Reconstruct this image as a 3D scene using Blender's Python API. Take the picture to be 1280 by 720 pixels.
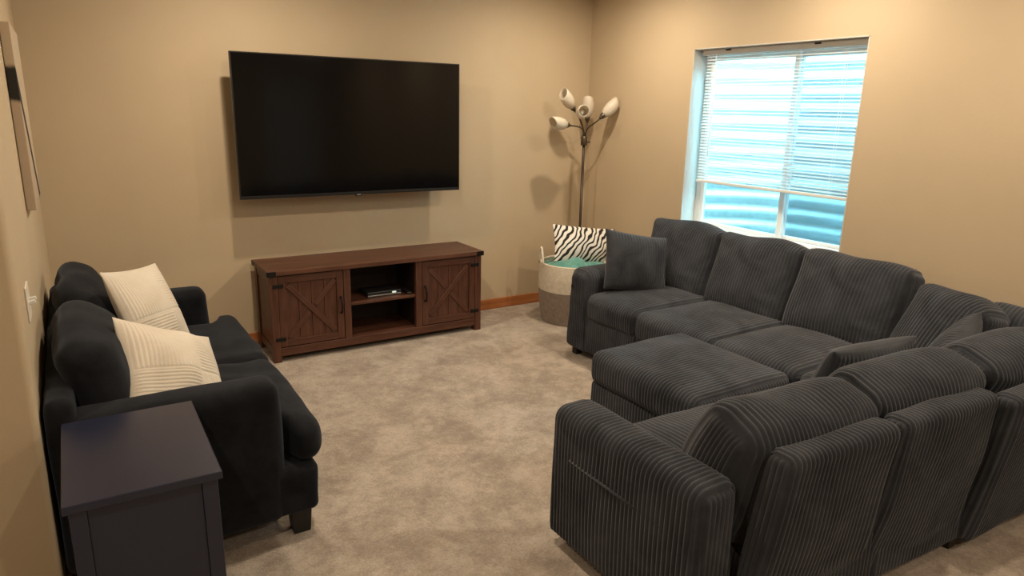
import bpy, bmesh, math, random
import numpy as np
from mathutils import Vector, Matrix

for o in list(bpy.data.objects):
    bpy.data.objects.remove(o)
SC = bpy.context.scene
COL = SC.collection
PI = math.pi
R = math.radians

# ------------------------------------------------------------------ camera
YAW, PITCH, ROLL, CAMZ, FPX = 0.5652, 0.2526, 0.0223, 1.657, 868.43
fwd = Vector((math.sin(YAW)*math.cos(PITCH), math.cos(YAW)*math.cos(PITCH), -math.sin(PITCH)))
rgt = Vector((math.cos(YAW), -math.sin(YAW), 0))
upv = rgt.cross(fwd)
cr, sr = math.cos(ROLL), math.sin(ROLL)
cx_, cy_ = cr*rgt + sr*upv, -sr*rgt + cr*upv
cd = bpy.data.cameras.new('camera')
cam = bpy.data.objects.new('camera', cd)
COL.objects.link(cam)
cam.matrix_world = Matrix(((cx_.x, cy_.x, -fwd.x, 0), (cx_.y, cy_.y, -fwd.y, 0), (cx_.z, cy_.z, -fwd.z, CAMZ), (0, 0, 0, 1)))
cd.sensor_width = 36
cd.lens = FPX/1280*36
cd.clip_start = .05
SC.camera = cam

# ------------------------------------------------------------------ sky, exposure, lamps of the room and two added ones
world = bpy.data.worlds.new('sky')
SC.world = world
world.use_nodes = True
bg = world.node_tree.nodes['Background']
bg.inputs[0].default_value = (.27, .76, 1.0, 1)
bg.inputs[1].default_value = 31.0
SC.view_settings.view_transform = 'Standard'
SC.view_settings.look = 'None'
SC.view_settings.gamma = 1
SC.view_settings.use_curve_mapping = False
SC.view_settings.exposure = 0.0
LAMP_W = 22.0
LAMP_COL = (1.0, .83, .62)
CANS = [(1.0, 3.95), (3.12, 3.95), (1.0, 2.5), (3.2, 2.5), (3.2, 1.05), (-.5, .7), (3.0, -.6), (1.0, -.9)]  # last two added, unseen, to brighten the sofa backs and the left wall end

# ------------------------------------------------------------------ room numbers
XL, XR, YB, ZC = -.173, 3.85, 4.908, 2.60
YF, XH, YE = -2.6, -1.5, 2.42            # front wall, hall wall, end of the left wall
WY0, WY1, WZ0, WZ1 = 2.412, 3.725, .80, 2.096   # window opening

# ------------------------------------------------------------------ materials
MATS = {}
def nodes_of(name):
    m = bpy.data.materials.new(name)
    m.use_nodes = True
    nt = m.node_tree
    return m, nt, nt.nodes['Principled BSDF']
def N(nt, t, **kw):
    n = nt.nodes.new(t)
    for k, v in kw.items():
        if k in n.inputs.keys():
            n.inputs[k].default_value = v
        else:
            setattr(n, k, v)
    return n
def ramp(nt, fac, stops, interp='LINEAR'):
    r = nt.nodes.new('ShaderNodeValToRGB')
    r.color_ramp.interpolation = interp
    el = r.color_ramp.elements
    while len(el) > 1:
        el.remove(el[-1])
    el[0].position = stops[0][0]; el[0].color = (*stops[0][1], 1)
    for p, c in stops[1:]:
        e = el.new(p); e.color = (*c, 1)
    nt.links.new(fac, r.inputs[0])
    return r.outputs[0]
def coords(nt, scale=(1, 1, 1), rot=(0, 0, 0), kind='Object'):
    tc = nt.nodes.new('ShaderNodeTexCoord')
    mp = nt.nodes.new('ShaderNodeMapping')
    mp.inputs['Scale'].default_value = scale
    mp.inputs['Rotation'].default_value = rot
    nt.links.new(tc.outputs[kind], mp.inputs[0])
    return mp.outputs[0]
def noise(nt, vec, scale, detail=4, rough=.55, dist=0):
    n = N(nt, 'ShaderNodeTexNoise', Scale=scale, Detail=detail, Roughness=rough, Distortion=dist)
    nt.links.new(vec, n.inputs['Vector'])
    return n.outputs['Fac']
def bump(nt, bsdf, h, strength, dist=.01):
    b = N(nt, 'ShaderNodeBump', Strength=strength, Distance=dist)
    nt.links.new(h, b.inputs['Height'])
    nt.links.new(b.outputs[0], bsdf.inputs['Normal'])

def m_plain(name, c, rough=.5, metal=0, vary=.12, bscale=60, bstr=.05, spec=.5):
    m, nt, b = nodes_of(name)
    v = coords(nt)
    lo = tuple(x*(1-vary) for x in c); hi = tuple(min(1, x*(1+vary)) for x in c)
    f = noise(nt, v, 7, 5)
    nt.links.new(ramp(nt, f, [(.3, lo), (.7, hi)]), b.inputs['Base Color'])
    b.inputs['Roughness'].default_value = rough
    b.inputs['Metallic'].default_value = metal
    b.inputs['Specular IOR Level'].default_value = spec
    if bstr:
        bump(nt, b, noise(nt, v, bscale, 3), bstr, .004)
    MATS[name] = m
    return m

def m_wall(name, c):
    m, nt, b = nodes_of(name)
    v = coords(nt)
    f = noise(nt, v, 2.0, 3)
    nt.links.new(ramp(nt, f, [(.3, tuple(x*.97 for x in c)), (.7, tuple(x*1.03 for x in c))]), b.inputs['Base Color'])
    b.inputs['Roughness'].default_value = .62
    b.inputs['Specular IOR Level'].default_value = .35
    bump(nt, b, noise(nt, v, 55, 4, .6), .10, .005)
    MATS[name] = m
m_wall('wall_paint', (.50, .40, .275))
m_wall('jamb_paint', (.58, .56, .52))
m_wall('ceiling_paint', (.70, .64, .54))

def m_carpet():
    m, nt, b = nodes_of('carpet')
    v = coords(nt)
    big = noise(nt, v, 4.2, 6, .68, .25)
    mid = noise(nt, v, 16, 5, .7, .2)
    fine = noise(nt, v, 110, 4, .8)
    mx = N(nt, 'ShaderNodeMath', operation='MULTIPLY_ADD'); mx.inputs[1].default_value = .5
    nt.links.new(mid, mx.inputs[0]); nt.links.new(big, mx.inputs[2])
    mx2 = N(nt, 'ShaderNodeMath', operation='MULTIPLY_ADD'); mx2.inputs[1].default_value = .75
    nt.links.new(fine, mx2.inputs[0]); nt.links.new(mx.outputs[0], mx2.inputs[2])
    hf = N(nt, 'ShaderNodeMath', operation='MULTIPLY'); hf.inputs[1].default_value = .47
    nt.links.new(mx2.outputs[0], hf.inputs[0])
    c = ramp(nt, hf.outputs[0], [(.43, (.27, .212, .166)), (.50, (.355, .285, .226)), (.56, (.455, .375, .304)), (.64, (.56, .475, .395))])
    nt.links.new(c, b.inputs['Base Color'])
    b.inputs['Roughness'].default_value = .95
    b.inputs['Specular IOR Level'].default_value = .1
    b.inputs['Sheen Weight'].default_value = .25
    b.inputs['Sheen Roughness'].default_value = .5
    h = N(nt, 'ShaderNodeMath', operation='MULTIPLY_ADD'); h.inputs[1].default_value = 1.0
    nt.links.new(fine, h.inputs[0]); nt.links.new(mid, h.inputs[2])
    bump(nt, b, h.outputs[0], .8, .012)
    MATS['carpet'] = m
m_carpet()

def m_fabric(name, lo, hi, nap=5, sheen=.5, tint=(1, 1, 1), fine=260, bstr=.35, rough=.9):
    m, nt, b = nodes_of(name)
    v = coords(nt)
    f = noise(nt, v, nap, 4, .6, .6)
    nt.links.new(ramp(nt, f, [(.32, lo), (.68, hi)]), b.inputs['Base Color'])
    b.inputs['Roughness'].default_value = rough
    b.inputs['Specular IOR Level'].default_value = .15
    b.inputs['Sheen Weight'].default_value = sheen
    b.inputs['Sheen Roughness'].default_value = .45
    b.inputs['Sheen Tint'].default_value = (*tint, 1)
    bump(nt, b, noise(nt, v, fine, 2, .7), bstr, .003)
    MATS[name] = m
m_fabric('corduroy', (.0185, .0208, .0262), (.049, .0535, .0635), 4.5, .30, (.8, .82, .92))
m_fabric('black_velvet', (.0045, .0052, .007), (.0115, .013, .017), 9, .10, (.6, .7, .9))
m_fabric('cream_corduroy', (.55, .49, .41), (.64, .58, .50), 5, .15)
m_fabric('teal_fleece', (.08, .25, .22), (.15, .36, .32), 18, .4)
m_fabric('rope_cream', (.62, .55, .45), (.74, .67, .56), 30, .1, bstr=.6)
m_fabric('rope_taupe', (.22, .18, .15), (.30, .25, .21), 30, .1, bstr=.6)

def m_wood(name, scale, c0, c1, c2, rough=.42):
    m, nt, b = nodes_of(name)
    v = coords(nt, scale)
    f = noise(nt, v, 9, 6, .6, 1.2)
    w = noise(nt, coords(nt, tuple(s*1.0 for s in scale)), 42, 4, .7)
    mx = N(nt, 'ShaderNodeMath', operation='MULTIPLY_ADD'); mx.inputs[1].default_value = .35
    nt.links.new(w, mx.inputs[0]); nt.links.new(f, mx.inputs[2])
    nt.links.new(ramp(nt, mx.outputs[0], [(.5, c0), (.68, c1), (.88, c2)]), b.inputs['Base Color'])
    b.inputs['Roughness'].default_value = rough
    b.inputs['Specular IOR Level'].default_value = .4
    bump(nt, b, w, .12, .003)
    MATS[name] = m
WC = ((.042, .016, .010), (.080, .031, .018), (.125, .053, .031))
m_wood('walnut_along', (.12, 1.6, 1.6), *WC)
m_wood('walnut_upright', (1.6, 1.6, .12), *WC)
m_wood('walnut_deep', (1.6, .12, 1.6), *WC)
OC = ((.26, .085, .025), (.37, .135, .045), (.46, .19, .07))
m_wood('oak_along', (.1, 1.5, 1.5), *OC)
m_wood('oak_deep', (1.5, .1, 1.5), *OC)

m_plain('black_iron', (.012, .011, .011), .45, .6, .2)
m_plain('black_plastic', (.010, .010, .011), .38, 0, .1, bstr=.02)
m_plain('tv_screen', (.0025, .0025, .003), .10, 0, .05, bstr=0, spec=.28)
m_plain('tv_bezel', (.02, .02, .021), .3, .4, .05, bstr=0)
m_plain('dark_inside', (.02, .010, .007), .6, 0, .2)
m_plain('navy_paint', (.0145, .018, .039), .28, 0, .08, 90, .03, spec=.5)
m_plain('lamp_metal', (.115, .095, .075), .38, .8, .1, bstr=.02)
m_plain('white_vinyl', (.80, .80, .78), .35, 0, .03, bstr=.01)
m_plain('white_paint', (.78, .77, .73), .5, 0, .03, 70, .05)
m_plain('switch_plastic', (.75, .70, .62), .35, 0, .03, bstr=0)
m_plain('black_leg', (.008, .008, .008), .5, 0, .2)
m_plain('silver', (.45, .45, .46), .3, .9, .05, bstr=0)
m_plain('gravel', (.30, .29, .27), .9, 0, .5, 35, .9)
m_plain('reflection_blue', (.52, .62, .74), .45, 0, .03, bstr=.02)  # colour of the added door, standing in for a bluish lit area

def m_steel():
    m, nt, b = nodes_of('galvanised_steel')
    v = coords(nt)
    f = noise(nt, v, 22, 4, .6)
    nt.links.new(ramp(nt, f, [(.3, (.66, .69, .70)), (.7, (.80, .82, .83))]), b.inputs['Base Color'])
    b.inputs['Metallic'].default_value = .2
    b.inputs['Roughness'].default_value = .42
    MATS['galvanised_steel'] = m
m_steel()

def m_glass(name, tint, gloss):
    m = bpy.data.materials.new(name); m.use_nodes = True
    nt = m.node_tree; nt.nodes.remove(nt.nodes['Principled BSDF'])
    t = N(nt, 'ShaderNodeBsdfTransparent'); t.inputs[0].default_value = (*tint, 1)
    g = N(nt, 'ShaderNodeBsdfGlossy'); g.inputs['Roughness'].default_value = .02
    mx = N(nt, 'ShaderNodeMixShader'); mx.inputs[0].default_value = gloss
    nt.links.new(t.outputs[0], mx.inputs[1]); nt.links.new(g.outputs[0], mx.inputs[2])
    nt.links.new(mx.outputs[0], nt.nodes['Material Output'].inputs[0])
    MATS[name] = m
m_glass('window_glass', (.93, .98, .99), .04)

def m_screen():
    m = bpy.data.materials.new('insect_mesh'); m.use_nodes = True
    nt = m.node_tree; nt.nodes.remove(nt.nodes['Principled BSDF'])
    t = N(nt, 'ShaderNodeBsdfTransparent')
    d = N(nt, 'ShaderNodeBsdfDiffuse'); d.inputs[0].default_value = (.10, .18, .30, 1)
    mx = N(nt, 'ShaderNodeMixShader'); mx.inputs[0].default_value = .30
    nt.links.new(t.outputs[0], mx.inputs[1]); nt.links.new(d.outputs[0], mx.inputs[2])
    nt.links.new(mx.outputs[0], nt.nodes['Material Output'].inputs[0])
    MATS['insect_mesh'] = m
m_screen()

def m_slat():
    m = bpy.data.materials.new('blind_slat'); m.use_nodes = True
    nt = m.node_tree; b = nt.nodes['Principled BSDF']
    b.inputs['Base Color'].default_value = (.82, .82, .80, 1)
    b.inputs['Roughness'].default_value = .35
    tr = N(nt, 'ShaderNodeBsdfTranslucent'); tr.inputs[0].default_value = (.75, .78, .78, 1)
    mx = N(nt, 'ShaderNodeMixShader'); mx.inputs[0].default_value = .45
    nt.links.new(b.outputs[0], mx.inputs[1]); nt.links.new(tr.outputs[0], mx.inputs[2])
    nt.links.new(mx.outputs[0], nt.nodes['Material Output'].inputs[0])
    MATS['blind_slat'] = m
m_slat()

def m_shade():
    m, nt, b = nodes_of('frosted_shade')
    b.inputs['Base Color'].default_value = (.80, .74, .64, 1)
    b.inputs['Roughness'].default_value = .35
    tr = N(nt, 'ShaderNodeBsdfTranslucent'); tr.inputs[0].default_value = (.80, .73, .62, 1)
    mx = N(nt, 'ShaderNodeMixShader'); mx.inputs[0].default_value = .35
    nt.links.new(b.outputs[0], mx.inputs[1]); nt.links.new(tr.outputs[0], mx.inputs[2])
    nt.links.new(mx.outputs[0], nt.nodes['Material Output'].inputs[0])
    MATS['frosted_shade'] = m
m_shade()

def m_zebra():
    m, nt, b = nodes_of('zebra_print')
    v = coords(nt, (1, 1, .0), (0, 0, R(38)))
    w = N(nt, 'ShaderNodeTexWave', Scale=8.5, Distortion=7.5, Detail=1.2)
    w.inputs['Detail Scale'].default_value = 1.1
    nt.links.new(v, w.inputs['Vector'])
    nt.links.new(ramp(nt, w.outputs['Fac'], [(0, (.012, .011, .011)), (.33, (.012, .011, .011)), (.40, (.72, .69, .64)), (1, (.78, .75, .70))]), b.inputs['Base Color'])
    b.inputs['Roughness'].default_value = .85
    bump(nt, b, noise(nt, coords(nt), 200, 2), .3, .003)
    MATS['zebra_print'] = m
m_zebra()

def m_canvas():
    # printed canvas: pale tan ground crossed by one dark slanting shape (flat print)
    m, nt, b = nodes_of('canvas_print')
    tc = nt.nodes.new('ShaderNodeTexCoord')
    sp = nt.nodes.new('ShaderNodeSeparateXYZ')
    nt.links.new(tc.outputs['Object'], sp.inputs[0])
    s = N(nt, 'ShaderNodeMath', operation='MULTIPLY_ADD'); s.inputs[1].default_value = .95
    nt.links.new(sp.outputs['Y'], s.inputs[0]); nt.links.new(sp.outputs['Z'], s.inputs[2])
    x = N(nt, 'ShaderNodeMath', operation='MULTIPLY_ADD'); x.inputs[1].default_value = -3.4
    nt.links.new(sp.outputs['X'], x.inputs[0]); nt.links.new(s.outputs[0], x.inputs[2])
    nz = noise(nt, tc.outputs['Object'], 9, 4)
    a = N(nt, 'ShaderNodeMath', operation='MULTIPLY_ADD'); a.inputs[1].default_value = .05
    nt.links.new(nz, a.inputs[0]); nt.links.new(s.outputs[0], a.inputs[2])
    c = ramp(nt, a.outputs[0], [(.0, (.42, .33, .24)), (.005, (.42, .33, .24)), (.02, (.010, .009, .008)), (.135, (.010, .009, .008)), (.15, (.46, .37, .27))])
    off = N(nt, 'ShaderNodeMath', operation='ADD'); off.inputs[1].default_value = .35
    nt.links.new(c, b.inputs['Base Color'])
    b.inputs['Roughness'].default_value = .7
    bump(nt, b, noise(nt, tc.outputs['Object'], 300, 2), .2, .002)
    # shift so that the dark shape crosses the near edge above the middle
    a2 = N(nt, 'ShaderNodeMath', operation='ADD'); a2.inputs[1].default_value = .20
    nt.links.new(a.outputs[0], a2.inputs[0])
    for l in list(nt.links):
        if l.from_socket == a.outputs[0] and l.to_node.type == 'VALTORGB':
            to = l.to_socket; nt.links.remove(l); nt.links.new(a2.outputs[0], to)
    MATS['canvas_print'] = m
m_canvas()

def m_emit(name, c, s):
    m = bpy.data.materials.new(name); m.use_nodes = True
    nt = m.node_tree; b = nt.nodes['Principled BSDF']
    b.inputs['Emission Color'].default_value = (*c, 1)
    b.inputs['Emission Strength'].default_value = s
    MATS[name] = m
m_emit('lamp_lens', LAMP_COL, 6)
m_emit('clock_digits', (.75, 1.0, .75), .6)

# ------------------------------------------------------------------ object helpers
def tag(o, label=None, cat=None, group=None, kind=None):
    if label: o['label'] = label
    if cat: o['category'] = cat
    if group: o['group'] = group
    if kind: o['kind'] = kind
    return o
def link(name, me, mat, parent=None, loc=(0, 0, 0), rot=(0, 0, 0)):
    if mat and not me.materials:
        me.materials.append(MATS[mat])
    o = bpy.data.objects.new(name, me)
    COL.objects.link(o)
    if parent is not None:
        o.parent = parent
        loc = Vector(loc) - parent.location
    o.location = loc
    o.rotation_euler = rot
    return o
def thing(name, label, cat, loc, group=None, kind=None):
    o = bpy.data.objects.new(name, None)
    COL.objects.link(o)
    o.location = loc
    o.empty_display_size = .1
    return tag(o, label, cat, group, kind)
def bm_mesh(bm, name, smooth=False):
    bmesh.ops.recalc_face_normals(bm, faces=bm.faces)
    me = bpy.data.meshes.new(name)
    bm.to_mesh(me); bm.free()
    if smooth:
        me.polygons.foreach_set('use_smooth', [True]*len(me.polygons))
    return me
def add_box(bm, x0, x1, y0, y1, z0, z1, bev=0, seg=2):
    vs = [bm.verts.new((x, y, z)) for x in (x0, x1) for y in (y0, y1) for z in (z0, z1)]
    fs = [bm.faces.new([vs[i] for i in f]) for f in ((0, 1, 3, 2), (4, 6, 7, 5), (0, 4, 5, 1), (2, 3, 7, 6), (0, 2, 6, 4), (1, 5, 7, 3))]
    if bev:
        es = list({e for f in fs for e in f.edges})
        bmesh.ops.bevel(bm, geom=es, offset=bev, segments=seg, affect='EDGES', profile=.5)
    return vs
def box(name, lo, hi, mat, parent=None, bev=.003, rot=(0, 0, 0), seg=2):
    """box with world corners lo, hi; own origin at its centre"""
    c = [(a+b)/2 for a, b in zip(lo, hi)]
    h = [abs(b-a)/2 for a, b in zip(lo, hi)]
    bm = bmesh.new()
    add_box(bm, -h[0], h[0], -h[1], h[1], -h[2], h[2], bev, seg)
    return link(name, bm_mesh(bm, name), mat, parent, c, rot)
def boxes(name, lst, mat, parent=None, bev=0, origin=(0, 0, 0)):
    bm = bmesh.new()
    for (lo, hi) in lst:
        lo = [a-b for a, b in zip(lo, origin)]; hi = [a-b for a, b in zip(hi, origin)]
        add_box(bm, lo[0], hi[0], lo[1], hi[1], lo[2], hi[2], bev)
    return link(name, bm_mesh(bm, name), mat, parent, origin)
def np_mesh(name, verts, quads, smooth=True):
    verts = np.asarray(verts, np.float32); quads = np.asarray(quads, np.int32)
    me = bpy.data.meshes.new(name)
    me.vertices.add(len(verts)); me.vertices.foreach_set('co', verts.ravel())
    nq = len(quads); k = quads.shape[1]
    me.loops.add(nq*k); me.loops.foreach_set('vertex_index', quads.ravel())
    me.polygons.add(nq)
    me.polygons.foreach_set('loop_start', np.arange(0, nq*k, k, dtype=np.int32))
    if smooth:
        me.polygons.foreach_set('use_smooth', np.ones(nq, bool))
    me.update(calc_edges=True)
    me.validate()
    return me
def grid_quads(n, m, cyc_m=False, base=0, flip=False):
    i = np.arange(n-1)[:, None]; j = np.arange(m if cyc_m else m-1)[None, :]
    j2 = (j+1) % m
    a = base+i*m+j; b = base+(i+1)*m+j; c = base+(i+1)*m+j2; d = base+i*m+j2
    q = np.stack([a, b, c, d], -1).reshape(-1, 4)
    return q[:, ::-1] if flip else q
def lathe(name, prof, mat, parent=None, loc=(0, 0, 0), n=40, rot=(0, 0, 0), axis=None, smooth=True):
    prof = np.array(prof, float)
    a = np.linspace(0, 2*PI, n, endpoint=False)
    V = np.stack([prof[:, 0][:, None]*np.cos(a), prof[:, 0][:, None]*np.sin(a), np.repeat(prof[:, 1][:, None], n, 1)], -1).reshape(-1, 3)
    me = np_mesh(name, V, grid_quads(len(prof), n, True, flip=True), smooth)
    o = link(name, me, mat, parent, loc, rot)
    if axis is not None:
        o.rotation_euler = Vector(axis).to_track_quat('Z', 'Y').to_euler()
    return o
def tube_mesh(name, pts, rad, n=10):
    pts = [Vector(p) for p in pts]
    rad = [rad]*len(pts) if not hasattr(rad, '__len__') else rad
    V = []; prev = None
    for i, p in enumerate(pts):
        t = (pts[min(i+1, len(pts)-1)]-pts[max(i-1, 0)]).normalized()
        if prev is None:
            x = t.orthogonal().normalized()
        else:
            x = (prev - t*prev.dot(t)).normalized()
        prev = x; y = t.cross(x)
        for k in range(n):
            a = 2*PI*k/n
            V.append(p+(x*math.cos(a)+y*math.sin(a))*rad[i])
    quads = grid_quads(len(pts), n, True, flip=True)
    bm = bmesh.new()
    vs = [bm.verts.new(v) for v in V]
    for q in quads:
        bm.faces.new([vs[i] for i in q])
    bm.faces.new(vs[:n]); bm.faces.new(vs[-n:])
    return bm_mesh(bm, name, True)
def tube(name, pts, rad, mat, parent=None, n=10):
    o0 = Vector(pts[0])
    return link(name, tube_mesh(name, [Vector(p)-o0 for p in pts], rad, n), mat, parent, o0)
def bez(p0, p1, p2, p3, n=14):
    p0, p1, p2, p3 = map(Vector, (p0, p1, p2, p3))
    return [p0*(1-t)**3+p1*3*t*(1-t)**2+p2*3*t*t*(1-t)+p3*t**3 for t in [i/(n-1) for i in range(n)]]

def smoothstep(x):
    x = np.clip(x, 0, 1)
    return x*x*(3-2*x)
def waves(P, freq, seed, n=7):
    g = np.random.RandomState(seed)
    s = np.zeros(len(P))
    for i in range(n):
        d = g.normal(size=3); d /= np.linalg.norm(d)
        k = freq*(.6+.9*g.rand())
        s += np.sin(P@d*k*2*PI+g.rand()*6.3)
    return s/n*1.6
def ridge(c, wale):
    return np.abs(np.sin(PI*c/wale))**.85

def axis_samples(h, r, step, rr=5):
    """points along [-h,h], finer inside the rounded rims"""
    r = min(r, h*.98)
    e = h-r
    mid = np.linspace(-e, e, max(2, int(round(2*e/step))+1))
    rim = h-r*(1-np.sin(np.linspace(0, PI/2, rr+1)))[1:]
    return np.concatenate([-rim[::-1], mid, rim])
def soft_box(name, size, r, mat, parent, loc, axes='yxz', rot=(0, 0, 0), wale=None, amp=.0065, puff=(0, 0, 0, 0, 0, 0),
             wr=.004, wf=3.0, seed=1, rbot=None, shape=None, cap='v', step=.035, per=6, piping=None):
    """upholstered block. u = axis across the ribs, loop runs in (v, w); axes maps (u,v,w) onto local x,y,z.
    puff = bulge (+u,-u,+v,-v,+w,-w); cap 'v'/'w' = axis across the ribs of the end faces"""
    a, b, c = [s/2 for s in size]
    r = min(r, a*.95, b*.95, c*.95)
    if wale:
        us = np.linspace(-a, a, int(2*a/wale*per)+1)
    else:
        us = axis_samples(a, r, step)
    vs = axis_samples(b, r, step); ws = axis_samples(c, r, step)
    loop = [(v, -c) for v in vs[:-1]]+[(b, w) for w in ws[:-1]]+[(v, c) for v in vs[::-1][:-1]]+[(-b, w) for w in ws[::-1][:-1]]
    loop = np.array(loop); K = len(loop)
    main = np.stack([np.repeat(us, K), np.tile(loop[:, 0], len(us)), np.tile(loop[:, 1], len(us))], -1)
    quads = [grid_quads(len(us), K, True)]
    parts = [main]; kinds = [np.zeros(len(main))]
    base = len(main)
    if wale and cap == 'v':
        cv = np.linspace(-b, b, int(2*b/wale*per)+1); cw = ws
    elif wale and cap == 'w':
        cv = vs; cw = np.linspace(-c, c, int(2*c/wale*per)+1)
    else:
        cv, cw = vs, ws
    for s in (-1, 1):
        G = np.stack([np.full(len(cv)*len(cw), s*a), np.repeat(cv, len(cw)), np.tile(cw, len(cv))], -1)
        parts.append(G); kinds.append(np.ones(len(G)))
        quads.append(grid_quads(len(cv), len(cw), base=base, flip=(s < 0)))
        base += len(G)
    P = np.concatenate(parts); kind = np.concatenate(kinds)
    rr = np.full(len(P), r)
    if rbot is not None:                       # sharper rim at the bottom (low w)
        t = smoothstep((P[:, 2]/c+1)/2*1.6-.3)
        rr = rbot+(r-rbot)*t
    H = np.array([a, b, c])
    inner = np.clip(P, -(H-rr[:, None]), H-rr[:, None])
    d = P-inner
    L = np.linalg.norm(d, axis=1); L[L < 1e-9] = 1
    n = d/L[:, None]
    Q = inner+n*rr[:, None]
    f = Q/H
    g = 1-f**2; g = np.clip(g, 0, 1)
    gu, gv, gw = g[:, 0]**.8, g[:, 1]**.8, g[:, 2]**.8
    pu, mu, pv, mv, pw, mw = puff
    D = np.zeros_like(Q)
    D[:, 0] = np.where(f[:, 0] > 0, pu, -mu)*np.abs(f[:, 0])*gv*gw
    D[:, 1] = np.where(f[:, 1] > 0, pv, -mv)*np.abs(f[:, 1])*gu*(gw if (pw or mw) else 1)
    D[:, 2] = np.where(f[:, 2] > 0, pw, -mw)*np.abs(f[:, 2])*gu*gv
    Q2 = Q+D
    if wr:
        Q2 = Q2+n*(wr*waves(Q, wf, seed))[:, None]
    if wale:
        nu = np.abs(n[:, 0])
        rm = ridge(Q[:, 0], wale)*smoothstep((.69-nu)/.25)
        rc = ridge(Q[:, 1] if cap == 'v' else Q[:, 2], wale)*smoothstep((nu-.72)/.2)
        Q2 = Q2+n*(amp*np.where(kind > .5, rc, rm))[:, None]
    if shape is not None:
        Q2 = shape(Q2, f)
    idx = ['xyz'.index(ch) for ch in axes]
    out = np.zeros_like(Q2)
    for k in range(3):
        out[:, idx[k]] = Q2[:, k]
    quads = np.concatenate(quads)
    par = np.linalg.det(np.eye(3)[idx])
    if par < 0:
        quads = quads[:, ::-1]
    o = link(name, np_mesh(name, out, quads), mat, parent, loc, rot)
    return o

def pillow(name, W, Hh, T, mat, ribs=None, wale=.014, amp=.003, n=64, ear=.07, seed=3, wr=.006, power=.62):
    if ribs:
        n = int(max(W, Hh)/wale*5)
    u = np.linspace(-1, 1, n)
    u = np.sign(u)*(1-(1-np.abs(u))**1.25)
    U, V = np.meshgrid(u, u, indexing='ij')
    U = U.ravel(); V = V.ravel()
    X = W/2*U*(1-ear*(1-V**2)); Y = Hh/2*V*(1-ear*(1-U**2))
    th = T/2*((1-U**2)*(1-V**2))**power*(1+.0*U)
    P0 = np.stack([X, Y, th*0], -1)
    crease = waves(P0, 5, seed)*wr*((1-U**2)*(1-V**2))**.3
    rb = np.zeros_like(U)
    fade = smoothstep(((1-np.abs(U))*8))*smoothstep((1-np.abs(V))*8)
    if ribs == 'u':
        rb = ridge(X, wale)
    elif ribs == 'v':
        rb = ridge(Y, wale)
    elif ribs == 'patch':
        sx, sy = X > W*.09, Y > -Hh*.04
        alt = sx ^ sy
        d1 = np.abs(X-W*.09); d2 = np.abs(Y+Hh*.04)
        rb = np.where(alt, ridge(X, wale), ridge(Y, wale))*smoothstep(np.minimum(d1, d2)/.008)
    rb = rb*amp*fade
    front = np.stack([X, Y, th+crease+rb], -1)
    back = np.stack([X, Y, -(th-crease*.5+rb)], -1)
    q = grid_quads(n, n)
    Vv = np.concatenate([front, back])
    qq = np.concatenate([q, q[:, ::-1]+n*n])
    return link(name, np_mesh(name, Vv, qq), mat)
def orient(o, c, xd, yd):
    x = Vector(xd).normalized(); y = Vector(yd); z = x.cross(y).normalized(); y = z.cross(x)
    o.matrix_world = Matrix(((x.x, y.x, z.x, c[0]), (x.y, y.y, z.y, c[1]), (x.z, y.z, z.z, c[2]), (0, 0, 0, 1)))
    return o

# ================================================================== THE SETTING
def struct(o, label, cat):
    return tag(o, label, cat, kind='structure')
T_ = .2
fl = box('floor', (XH-T_, YF-T_, -.1), (XR+T_, YB+T_, 0), 'carpet', bev=0)
struct(fl, 'beige mottled plush carpet covering the whole floor', 'floor')
ce = box('ceiling', (XH-T_, YF-T_, ZC), (XR+T_, YB+T_, ZC+.1), 'ceiling_paint', bev=0)
struct(ce, 'plain pale ceiling above the room', 'ceiling')
wb = box('wall_back', (XL-.05, YB, 0), (XR+T_, YB+T_, ZC), 'wall_paint', bev=0)
struct(wb, 'tan textured wall behind the television', 'wall')
wr_ = boxes('wall_right', [((XR, YF, 0), (XR+T_, WY0, ZC)), ((XR, WY1, 0), (XR+T_, YB, ZC)),
                           ((XR, WY0, 0), (XR+T_, WY1, WZ0)), ((XR, WY0, WZ1), (XR+T_, WY1, ZC))], 'wall_paint')
struct(wr_, 'tan textured wall holding the window behind the corduroy sectional', 'wall')
bm = bmesh.new()
add_box(bm, XH, XL, YE, YB+T_, 0, ZC)
ed = [e for e in bm.edges if all(abs(v.co.x-XL) < 1e-5 and abs(v.co.y-YE) < 1e-5 for v in e.verts)]
bmesh.ops.bevel(bm, geom=ed, offset=.022, segments=8, affect='EDGES', profile=.5)
wl = link('wall_left', bm_mesh(bm, 'wall_left'), 'wall_paint')
struct(wl, 'tan wall with rounded outer corner beside the black loveseat', 'wall')
wh = box('wall_hall', (XH-T_, YF, 0), (XH, YE+.1, ZC), 'wall_paint', bev=0)
struct(wh, 'tan side wall of the hall behind the viewer', 'wall')
wf_ = box('wall_front', (XH-T_, YF-T_, 0), (XR+T_, YF, ZC), 'wall_paint', bev=0)
struct(wf_, 'tan wall behind the viewer opposite the television', 'wall')

def baseboard(name, lo, hi, mat, label):
    o = box(name, lo, hi, mat, bev=.004)
    struct(o, label, 'baseboard')
BH = .088
baseboard('baseboard_back', (XL, YB-.014, 0), (XR, YB, BH), 'oak_along', 'orange oak baseboard along the television wall')
baseboard('baseboard_right', (XR-.014, YF, 0), (XR, YB-.014, BH), 'oak_deep', 'orange oak baseboard under the window wall')
baseboard('baseboard_left', (XL, YE+.03, 0), (XL+.014, YB-.014, BH), 'oak_deep', 'orange oak baseboard behind the black loveseat')

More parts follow.
